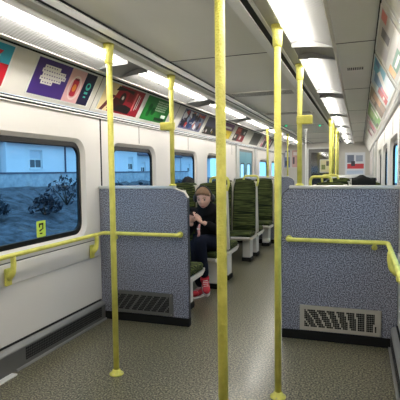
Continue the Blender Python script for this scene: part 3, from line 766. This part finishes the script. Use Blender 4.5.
def person(name, label, J, head_c, head_rot, hair_mat, hands=True, headphones=False, group=None, shoes='red'):
    """J = joints; clothes are children of the body."""
    b = MB()
    V = [J['pelvis'], J['chest'], J['neck0'], J['neck1'], J['shL'], J['elL'], J['wrL'], J['shR'], J['elR'], J['wrR'], J['hipL'], J['knL'], J['anL'], J['hipR'], J['knR'], J['anR']]
    E = [(0, 1), (1, 2), (2, 3), (2, 4), (4, 5), (5, 6), (2, 7), (7, 8), (8, 9), (0, 10), (10, 11), (11, 12), (0, 13), (13, 14), (14, 15)]
    Rr = [.09, .08, .05, .052, .03, .03, .027, .03, .03, .027, .075, .052, .034, .075, .052, .034]
    b.add(skin_mesh(V, E, Rr), M['skin']); b.add(head_bm(head_rot, head_c), M['skin'])
    H = Matrix.Translation(head_c) @ head_rot
    def hp(x, y, z): return H @ Vector((x, y, z))
    for s in (-1, 1):
        b.ball(hp(s*.031, -.078, .013), .0105, M['eye'], 10); b.ball(hp(s*.077, .006, -.004), (.010, .018, .03), M['skin'], 10)
        b.tube([hp(s*.048, -.079, .034), hp(s*.03, -.0875, .039), hp(s*.016, -.0875, .034)], .004, M['hair'] if hair_mat != 'hair_black' else M['hair_black'], 6)
    b.tube([hp(-.024, -.080, -.060), hp(0, -.0895, -.059), hp(.024, -.080, -.060)], [.003, .006, .003], M['lip'], 8)
    if hands:
        hand(b, J['wrR'], J['hdR'], J['huR'], J['hsR'], .62, .85); hand(b, J['wrL'], J['hdL'], J['huL'], J['hsL'], .62, .85)
    root = tag(b.build(name), label, 'person', group)
    # jacket
    j = MB(); V = [J['pelvis']+Vector((0, 0, .0)), J['belly'], J['chest'], J['neck0'], J['shL'], J['elL'], J['wrL']*.9+J['elL']*.1, J['shR'], J['elR'], J['wrR']*.9+J['elR']*.1]
    E = [(0, 1), (1, 2), (2, 3), (3, 4), (4, 5), (5, 6), (3, 7), (7, 8), (8, 9)]
    j.add(skin_mesh(V, E, [(.17, .14), (.17, .145), (.18, .15), (.125, .115), .088, .07, .05, .088, .07, .05]), M['jacket'])
    j.tube([J['neck0']+Vector((0, .0, .005)), J['neck0']*.55+J['neck1']*.45, J['neck0']*.1+J['neck1']*.9+Vector((0, .012, 0))], [.13, .105, .078], M['jacket'], 16, False)
    j.build('jacket', root)
    tr = MB(); V = [J['pelvis'], J['hipL'], J['hipL']*.5+J['knL']*.5, J['knL'], J['knL']*.5+J['anL']*.5, J['anL'], J['hipR'], J['hipR']*.5+J['knR']*.5, J['knR'], J['knR']*.5+J['anR']*.5, J['anR']]
    E = [(0, 1), (1, 2), (2, 3), (3, 4), (4, 5), (0, 6), (6, 7), (7, 8), (8, 9), (9, 10)]
    tr.add(skin_mesh(V, E, [.12, .10, .088, .075, .064, .052, .10, .088, .075, .064, .052]), M['trouser']); tr.build('trousers', root)
    for a, dv, up in ((J['anL'], J['ftL'], J['fuL']), (J['anR'], J['ftR'], J['fuR'])):
        s = MB(); d = Vector(dv).normalized(); u = Vector(up).normalized(); u = (u-d*u.dot(d)).normalized(); w = d.cross(u)
        R3 = Matrix((w, d, u)).transposed().to_4x4()
        base = a-u*.055
        for off, r in ((-.02, (.036, .052, .052)), (.07, (.042, .075, .042)), (.135, (.042, .062, .033))):
            s.ball(base+d*off+u*.02, 1, M[shoes], 14, R3 @ Matrix.Diagonal((*r, 1)))
        s.tube([a+u*.02, a-u*.03], [.046, .05], M[shoes], 14)
        so = s.build('trainer', root)
        s = MB(); L = []
        for k in range(20):
            q = 2*PI*k/20; L.append(base-u*.012+d*(.055+.135*math.cos(q))+w*(.043*math.sin(q)*(1+.1*math.cos(q))))
        s.prism(L, -u*.026, M['white'], .003); s.build('sole', so)
        s = MB()
        for k in range(4): s.tube([base+d*(.05+.022*k)+u*(.064-.006*k)-w*.025, base+d*(.055+.022*k)+u*(.068-.006*k), base+d*(.05+.022*k)+u*(.064-.006*k)+w*.025], .004, M['white'], 6)
        s.build('laces', so)
    # hair
    h = MB(); bb = bmesh.new(); bmesh.ops.create_uvsphere(bb, u_segments=28, v_segments=20, radius=1)
    kill = []
    rr = random.Random(5)
    for v in bb.verts:
        x, y, z = v.co
        g = 1+.05*math.sin(9*x+5*z)+.03*rr.random()
        lim = .56 if y < -.12 else -.40
        if z < lim - (0.25 if y < -.1 and abs(x) > .7 else 0): kill.append(v)
        v.co = Vector((x*.083*g, y*.100*g+.006, z*.122*g))
    bmesh.ops.delete(bb, geom=kill, context='VERTS')
    for f in bb.faces: f.smooth = True
    bmesh.ops.transform(bb, matrix=H, verts=bb.verts); h.add(bb, M[hair_mat])
    for k in range(12):
        a = -1.2+2.4*k/11; h.tube([hp(.05*math.sin(a), -.01, .118-.015*abs(a)), hp(.068*math.sin(a*1.1), -.072*math.cos(a*.75), .098-.02*abs(a)), hp(.076*math.sin(a*1.1)+.008, -.085*math.cos(a*.75), .078-.03*abs(a))], [.012, .011, .004], M[hair_mat], 6)
    h.build('hair', root)
    if headphones:
        p = MB(); p.tube([hp(.095*math.sin(a), .008, .138*math.cos(a)-.002) for a in [-1.65+3.3*k/16 for k in range(17)]], .0085, M['hp'], 8); pp = p.build('headphones', root)
        for s in (-1, 1):
            e = MB(); e.ball(hp(s*.096, .010, -.008), 1, M['hp'], 16, head_rot @ Matrix.Diagonal((.024, .038, .046, 1))); e.build('ear_cup', pp)
    return root
Vv = Vector
rot = Matrix.Rotation(math.radians(2), 4, 'Z') @ Matrix.Rotation(math.radians(20), 4, 'X')
J = dict(pelvis=Vv((-.68, 4.98, .55)), belly=Vv((-.68, 4.99, .66)), chest=Vv((-.675, 4.97, .79)), neck0=Vv((-.675, 4.92, .90)), neck1=Vv((-.69, 4.88, .985)),
     shL=Vv((-.52, 4.95, .875)), elL=Vv((-.475, 4.82, .66)), wrL=Vv((-.64, 4.665, .795)), shR=Vv((-.84, 4.93, .87)), elR=Vv((-.87, 4.80, .66)), wrR=Vv((-.75, 4.63, .79)),
     hipL=Vv((-.60, 4.95, .53)), knL=Vv((-.60, 4.545, .625)), anL=Vv((-.565, 4.60, .215)), hipR=Vv((-.77, 4.95, .53)), knR=Vv((-.71, 4.56, .50)), anR=Vv((-.635, 4.70, .085)),
     ftL=(.35, -.75, -.45), fuL=(0.1, -.5, .85), ftR=(-.25, -1, -.02), fuR=(0, 0, 1),
     hdL=(-.75, -.25, .55), huL=(.3, -.9, .0), hsL=(-.2, .2, 1), hdR=(.1, -.35, .9), huR=(-.2, -.9, -.3), hsR=(.9, .1, .1))
J = {k: (v+Vv((.035, 0, .015)) if isinstance(v, Vector) and not k.startswith(('an', 'kn')) else v) for k, v in J.items()}
person('person', 'person in black jacket and red trainers, wearing headphones, legs crossed, looking at a phone', J, Vv((-.645, 4.838, 1.058)), rot @ Matrix.Scale(1.04, 4), 'hair', True, True)
# phone held in both hands
t = thing('mobile_phone', 'dark mobile phone held in the hands of the seated person', 'phone', (-.715, 4.612, .885)); t.rotation_euler = (math.radians(48), math.radians(8), math.radians(-8))
p = MB(); p.box(-.036, .036, -.004, .004, -.072, .072, M['phone'], .003); p.build('case', t)
p = MB(); p.box(-.033, .033, .004, .0048, -.066, .066, M['eye']); p.build('screen', t)
t = thing('hanging_strap', 'pink strap hanging below the hands of the seated person', 'strap', (-.60, 4.56, .80))
p = MB(); q = bend([(0, 0, .0), (-.012, -.006, -.05), (-.004, -.012, -.11), (-.02, .0, -.135)], .03, 4); p.tube(q, [.008]+[.014]*(len(q)-2)+[.012], M['pink'], 10); p.build('band', t)
p = MB(); p.ball((-.012, -.006, -.052), (.018, .018, .012), M['white'], 10); p.build('buckle', t)

# passenger behind, facing away: only the crown of the head shows above the seat
O = Vv((-1.06, 5.62, 0))
J2 = dict(pelvis=Vv((0, 0, .55)), belly=Vv((0, -.02, .68)), chest=Vv((0, -.03, .85)), neck0=Vv((0, -.01, .96)), neck1=Vv((-.05, 0, 1.06)), shL=Vv((-.07, 0, .96)), elL=Vv((-.08, .12, .72)), wrL=Vv((-.05, .3, .62)),
      shR=Vv((.10, 0, .96)), elR=Vv((.12, .1, .72)), wrR=Vv((.08, .3, .62)), hipL=Vv((-.07, .03, .53)), knL=Vv((-.08, .45, .54)), anL=Vv((-.08, .48, .085)), hipR=Vv((.08, .03, .53)), knR=Vv((.09, .45, .54)), anR=Vv((.09, .48, .085)))
J2 = {k: v+O for k, v in J2.items()}
J2.update(ftL=(0, 1, 0), ftR=(0, 1, 0), fuL=(0, 0, 1), fuR=(0, 0, 1), hdL=(.3, 1, 0), huL=(0, 0, 1), hsL=(1, 0, 0), hdR=(-.3, 1, 0), huR=(0, 0, 1), hsR=(-1, 0, 0))
person('person', 'passenger facing away, only black hair showing above the green window seat', J2, O+Vv((-.075, .02, 1.165)), Matrix.Rotation(PI, 4, 'Z'), 'hair_black', True, False, shoes='hp')

# dark coat over the right-hand window seat top
bmc = bmesh.new(); nx, ny = 16, 9; G = []
rc = random.Random(11)
for i in range(nx+1):
    row = []
    for j in range(ny+1):
        u, v = i/nx, j/ny; x = -.12+.24*u; a = (v-.5)*PI*1.0
        y = .075*math.sin(a)*(1+.1*rc.random()); z = 1.225+.035*math.cos(a)+(.035*math.exp(-((u-.42)/.2)**2))*math.cos(a)-.10*max(0, abs(v-.5)*2-.8)/.2*1.2+.006*rc.random()
        row.append(bmc.verts.new((x, y, z)))
    G.append(row)
for i in range(nx):
    for j in range(ny): f = bmc.faces.new((G[i][j], G[i+1][j], G[i+1][j+1], G[i][j+1])); f.smooth = True
r = bmesh.ops.solidify(bmc, geom=bmc.faces[:], thickness=.008)
ct = MB(); ct.add(bmc, M['coat']); co = ct.build('coat'); co.location = (1.03, 5.235, 0)
tag(co, 'dark coat bunched over a green seat top beyond the right partition', 'coat')

# ---------------------------------------------------------------- outside
g = MB(); bb = bmesh.new(); nx, ny = 40, 110; G = []
ro = random.Random(2)
from mathutils import noise
def hgt(x, y):
    d = -x-1.8
    base = -1.1+max(0, d-1.0)*.17
    if d > 1.2: base += .22*noise.noise(Vv((x*.8, y*.55, 1)))+.14*noise.noise(Vv((x*2.2, y*1.6, 4)))+.07*noise.noise(Vv((x*5, y*5, 9)))
    return min(base, .75+.2*noise.noise(Vv((x, y*.6, 3))))
for i in range(nx+1):
    G.append([bb.verts.new((-1.8-12.*i/nx, -2+50*j/ny, hgt(-1.8-12.*i/nx, -2+50*j/ny))) for j in range(ny+1)])
for i in range(nx):
    for j in range(ny): f = bb.faces.new((G[i][j], G[i+1][j], G[i+1][j+1], G[i][j+1])); f.smooth = True
g.add(bb, M['bush']); tag(g.build('embankment'), 'dark scrubby slope seen through the left windows', 'embankment', kind='stuff')
g = MB(); g.box(-60, -13.6, -10, 90, -1.2, -.2, M['bush']); g.box(1.8, 60, -10, 90, -1.3, -1.1, M['bush']); g.box(-13.6, 1.8, -10, 90, -1.4, -1.15, M['bush']); tag(g.build('ground'), kind='structure')
def shrub(x, y, r, label):
    z = hgt(x, y)
    t = thing('shrub', label, 'shrub', (x, y, z-.03), 'shrubs on the slope outside'); c = MB(); rs = random.Random(int(x*100+y*7))
    for k in range(260):
        a, e, q = rs.random()*2*PI, rs.random()*1.4, r*(.5+.55*rs.random()); p = Vv((math.cos(a)*math.cos(e)*q, math.sin(a)*math.cos(e)*q, .12+math.sin(e)*q*1.15))
        n = Vv((rs.random()-.5, rs.random()-.5, rs.random()-.5)).normalized(); s = n.cross(Vv((.3, .5, .8))).normalized(); w = .05+.05*rs.random()
        c.quad([p-n*w*1.6, p+s*w*.6, p+n*w*1.6, p-s*w*.6], M['leaf'])
    c.build('foliage', t)
    st = MB()
    for k in range(5):
        a = k*1.3; st.tube([(0, 0, 0), (math.cos(a)*r*.3, math.sin(a)*r*.3, r*.45), (math.cos(a)*r*.6, math.sin(a)*r*.6, r*.8)], [.03, .02, .008], M['bark'], 6)
    st.build('stems', t)
for x, y, r, l in ((-10.2, 15.8, .9, 'dark shrub on the slope near the right end of the big left window'), (-9.0, 12.9, .55, 'low shrub on the slope in the middle of the big left window'), (-9.6, 11.2, .5, 'low shrub on the slope near the left end of the big left window'),
                   (-9.5, 18.6, .7, 'dark shrub outside seen low in the second left window'), (-9.0, 20.4, .8, 'larger dark shrub outside seen in the second left window by its right end'), (-9, 26, .8, 'dark shrub outside seen in the third left window')):
    shrub(x, y, r, l)
def house(x, y0, y1, z0, z1, label, wins, wallm='render', ridge=2.2, pipe=None):
    t = thing('house', label, 'house', (x, y0, z0), 'houses outside the left windows'); L, H = y1-y0, z1-z0
    w = MB()
    def hole(a, c, d, e): return [(a, d), (c, d), (c, e), (a, e)]
    w.holed([(0, 0), (L, 0), (L, H), (0, H)], [hole(*q) for q in wins], M[wallm], lambda u, v: (0, u, v), (-.3, 0, 0))
    w.box(-7, -.3, 0, .3, 0, H, M[wallm]); w.box(-7, -.3, L-.3, L, 0, H, M[wallm]); w.build('wall', t)
    r = MB(); r.prism([(.35, .0, H-.06), (.35, .0, H+.14), (-3.5, .0, H+ridge), (-7.3, .0, H+.1), (-7.3, .0, H-.1)], (0, L, 0), M['slate']); r.build('roof', t)
    for a, c, d, e in wins:
        f = MB(); q = .07
        f.box(-.16, -.08, a, c, d, d+q, M['wframe']); f.box(-.16, -.08, a, c, e-q, e, M['wframe']); f.box(-.16, -.08, a, a+q, d, e, M['wframe']); f.box(-.16, -.08, c-q, c, d, e, M['wframe'])
        m = (d+e)/2; f.box(-.15, -.09, a, c, m-.04, m+.04, M['wframe']); f.box(-.15, -.10, (a+c)/2-.025, (a+c)/2+.025, d, m, M['wframe']); f.box(-.08, .05, a-.06, c+.06, d-.08, d, M['wframe'])
        fo = f.build('window', t)
        g = MB(); g.box(-.13, -.12, a+q, c-q, d+q, m-.04, M['wglass']); g.box(-.13, -.12, a+q, c-q, m+.04, e-q, M['render2']); g.build('pane', fo)
    if pipe:
        p = MB(); p.tube([(.06, pipe, 0), (.06, pipe, H)], .06, M['slate'], 8); p.build('drainpipe', t)
    return t
house(-19, 22.3, 28.2, .4, 3.32, 'pale blue-washed house with one sash window outside the big left window', [(2.1, 3.35, 1.30, 2.50)], pipe=5.8)
house(-19.4, 12.0, 22.2, .4, 3.30, 'pale house wall at the left edge of the big left window', [(3, 4, 1.2, 2.3)], 'render2')
house(-19.4, 28.3, 33.0, .4, 3.32, 'plain pale house end right of the house with the sash window', [], 'render')
house(-19, 33.4, 39.5, .4, 3.5, 'pale house front seen through the second left window', [(4.3, 5.3, 1.2, 2.4)], 'render')
house(-19.6, 40.0, 52.0, .4, 3.1, 'grey house seen through the third left window', [(1.5, 2.5, 1.0, 2.0), (4.0, 5.0, 1.0, 2.0), (7, 8, 1.0, 2.0)], 'render2')
house(-19.6, 52.5, 64.0, .4, 3.3, 'grey house seen through the fourth left window', [(2, 3, 1.0, 2.0)], 'render2')
g = MB(); g.box(-17.2, -17.0, 8, 48, -.25, 1.36, M['stone']); g.box(-17.24, -16.96, 8, 48, 1.36, 1.45, M['slate']); tag(g.build('garden_wall'), 'pale garden wall with a dark coping below the houses outside', 'wall')

# ---------------------------------------------------------------- sky, camera, view
w = bpy.data.worlds.new('World'); SC.world = w; w.use_nodes = True; nt = w.node_tree; nt.nodes.clear()
o = nt.nodes.new('ShaderNodeOutputWorld'); bg = nt.nodes.new('ShaderNodeBackground')
tc = nt.nodes.new('ShaderNodeTexCoord'); sp = nt.nodes.new('ShaderNodeSeparateXYZ'); cr = nt.nodes.new('ShaderNodeValToRGB')
cr.color_ramp.elements[0].position = 0; cr.color_ramp.elements[0].color = (.62, .74, .86, 1)
cr.color_ramp.elements[1].position = .7; cr.color_ramp.elements[1].color = (.80, .88, .98, 1)
nt.links.new(tc.outputs['Generated'], sp.inputs[0]); nt.links.new(sp.outputs['Z'], cr.inputs['Fac']); nt.links.new(cr.outputs['Color'], bg.inputs['Color']); nt.links.new(bg.outputs[0], o.inputs[0])
bg.inputs['Strength'].default_value = 1.15

cam = bpy.data.cameras.new('Camera'); co = bpy.data.objects.new('Camera', cam); COL.objects.link(co); SC.camera = co
yaw, pitch, roll = .3343, -.0613, -.0124
cy, sy, cp, spn = math.cos(yaw), math.sin(yaw), math.cos(pitch), math.sin(pitch)
fv = Vv((-sy*cp, cy*cp, spn)); rv = Vv((cy, sy, 0)); uv = rv.cross(fv)
cr_, sr_ = math.cos(roll), math.sin(roll)
r2 = rv*cr_+uv*sr_; u2 = -rv*sr_+uv*cr_
mw = Matrix((r2, u2, -fv)).transposed().to_4x4(); mw.translation = Vv((.99, 0, 1.35)); co.matrix_world = mw
cam.sensor_width = 36; cam.sensor_fit = 'HORIZONTAL'; cam.lens = 36*460/400; cam.clip_start = .05; cam.clip_end = 300
v = SC.view_settings; SC.display_settings.display_device = 'sRGB'; v.view_transform = 'Standard'; v.look = 'None'; v.gamma = 1; v.use_curve_mapping = False; v.exposure = 1.5
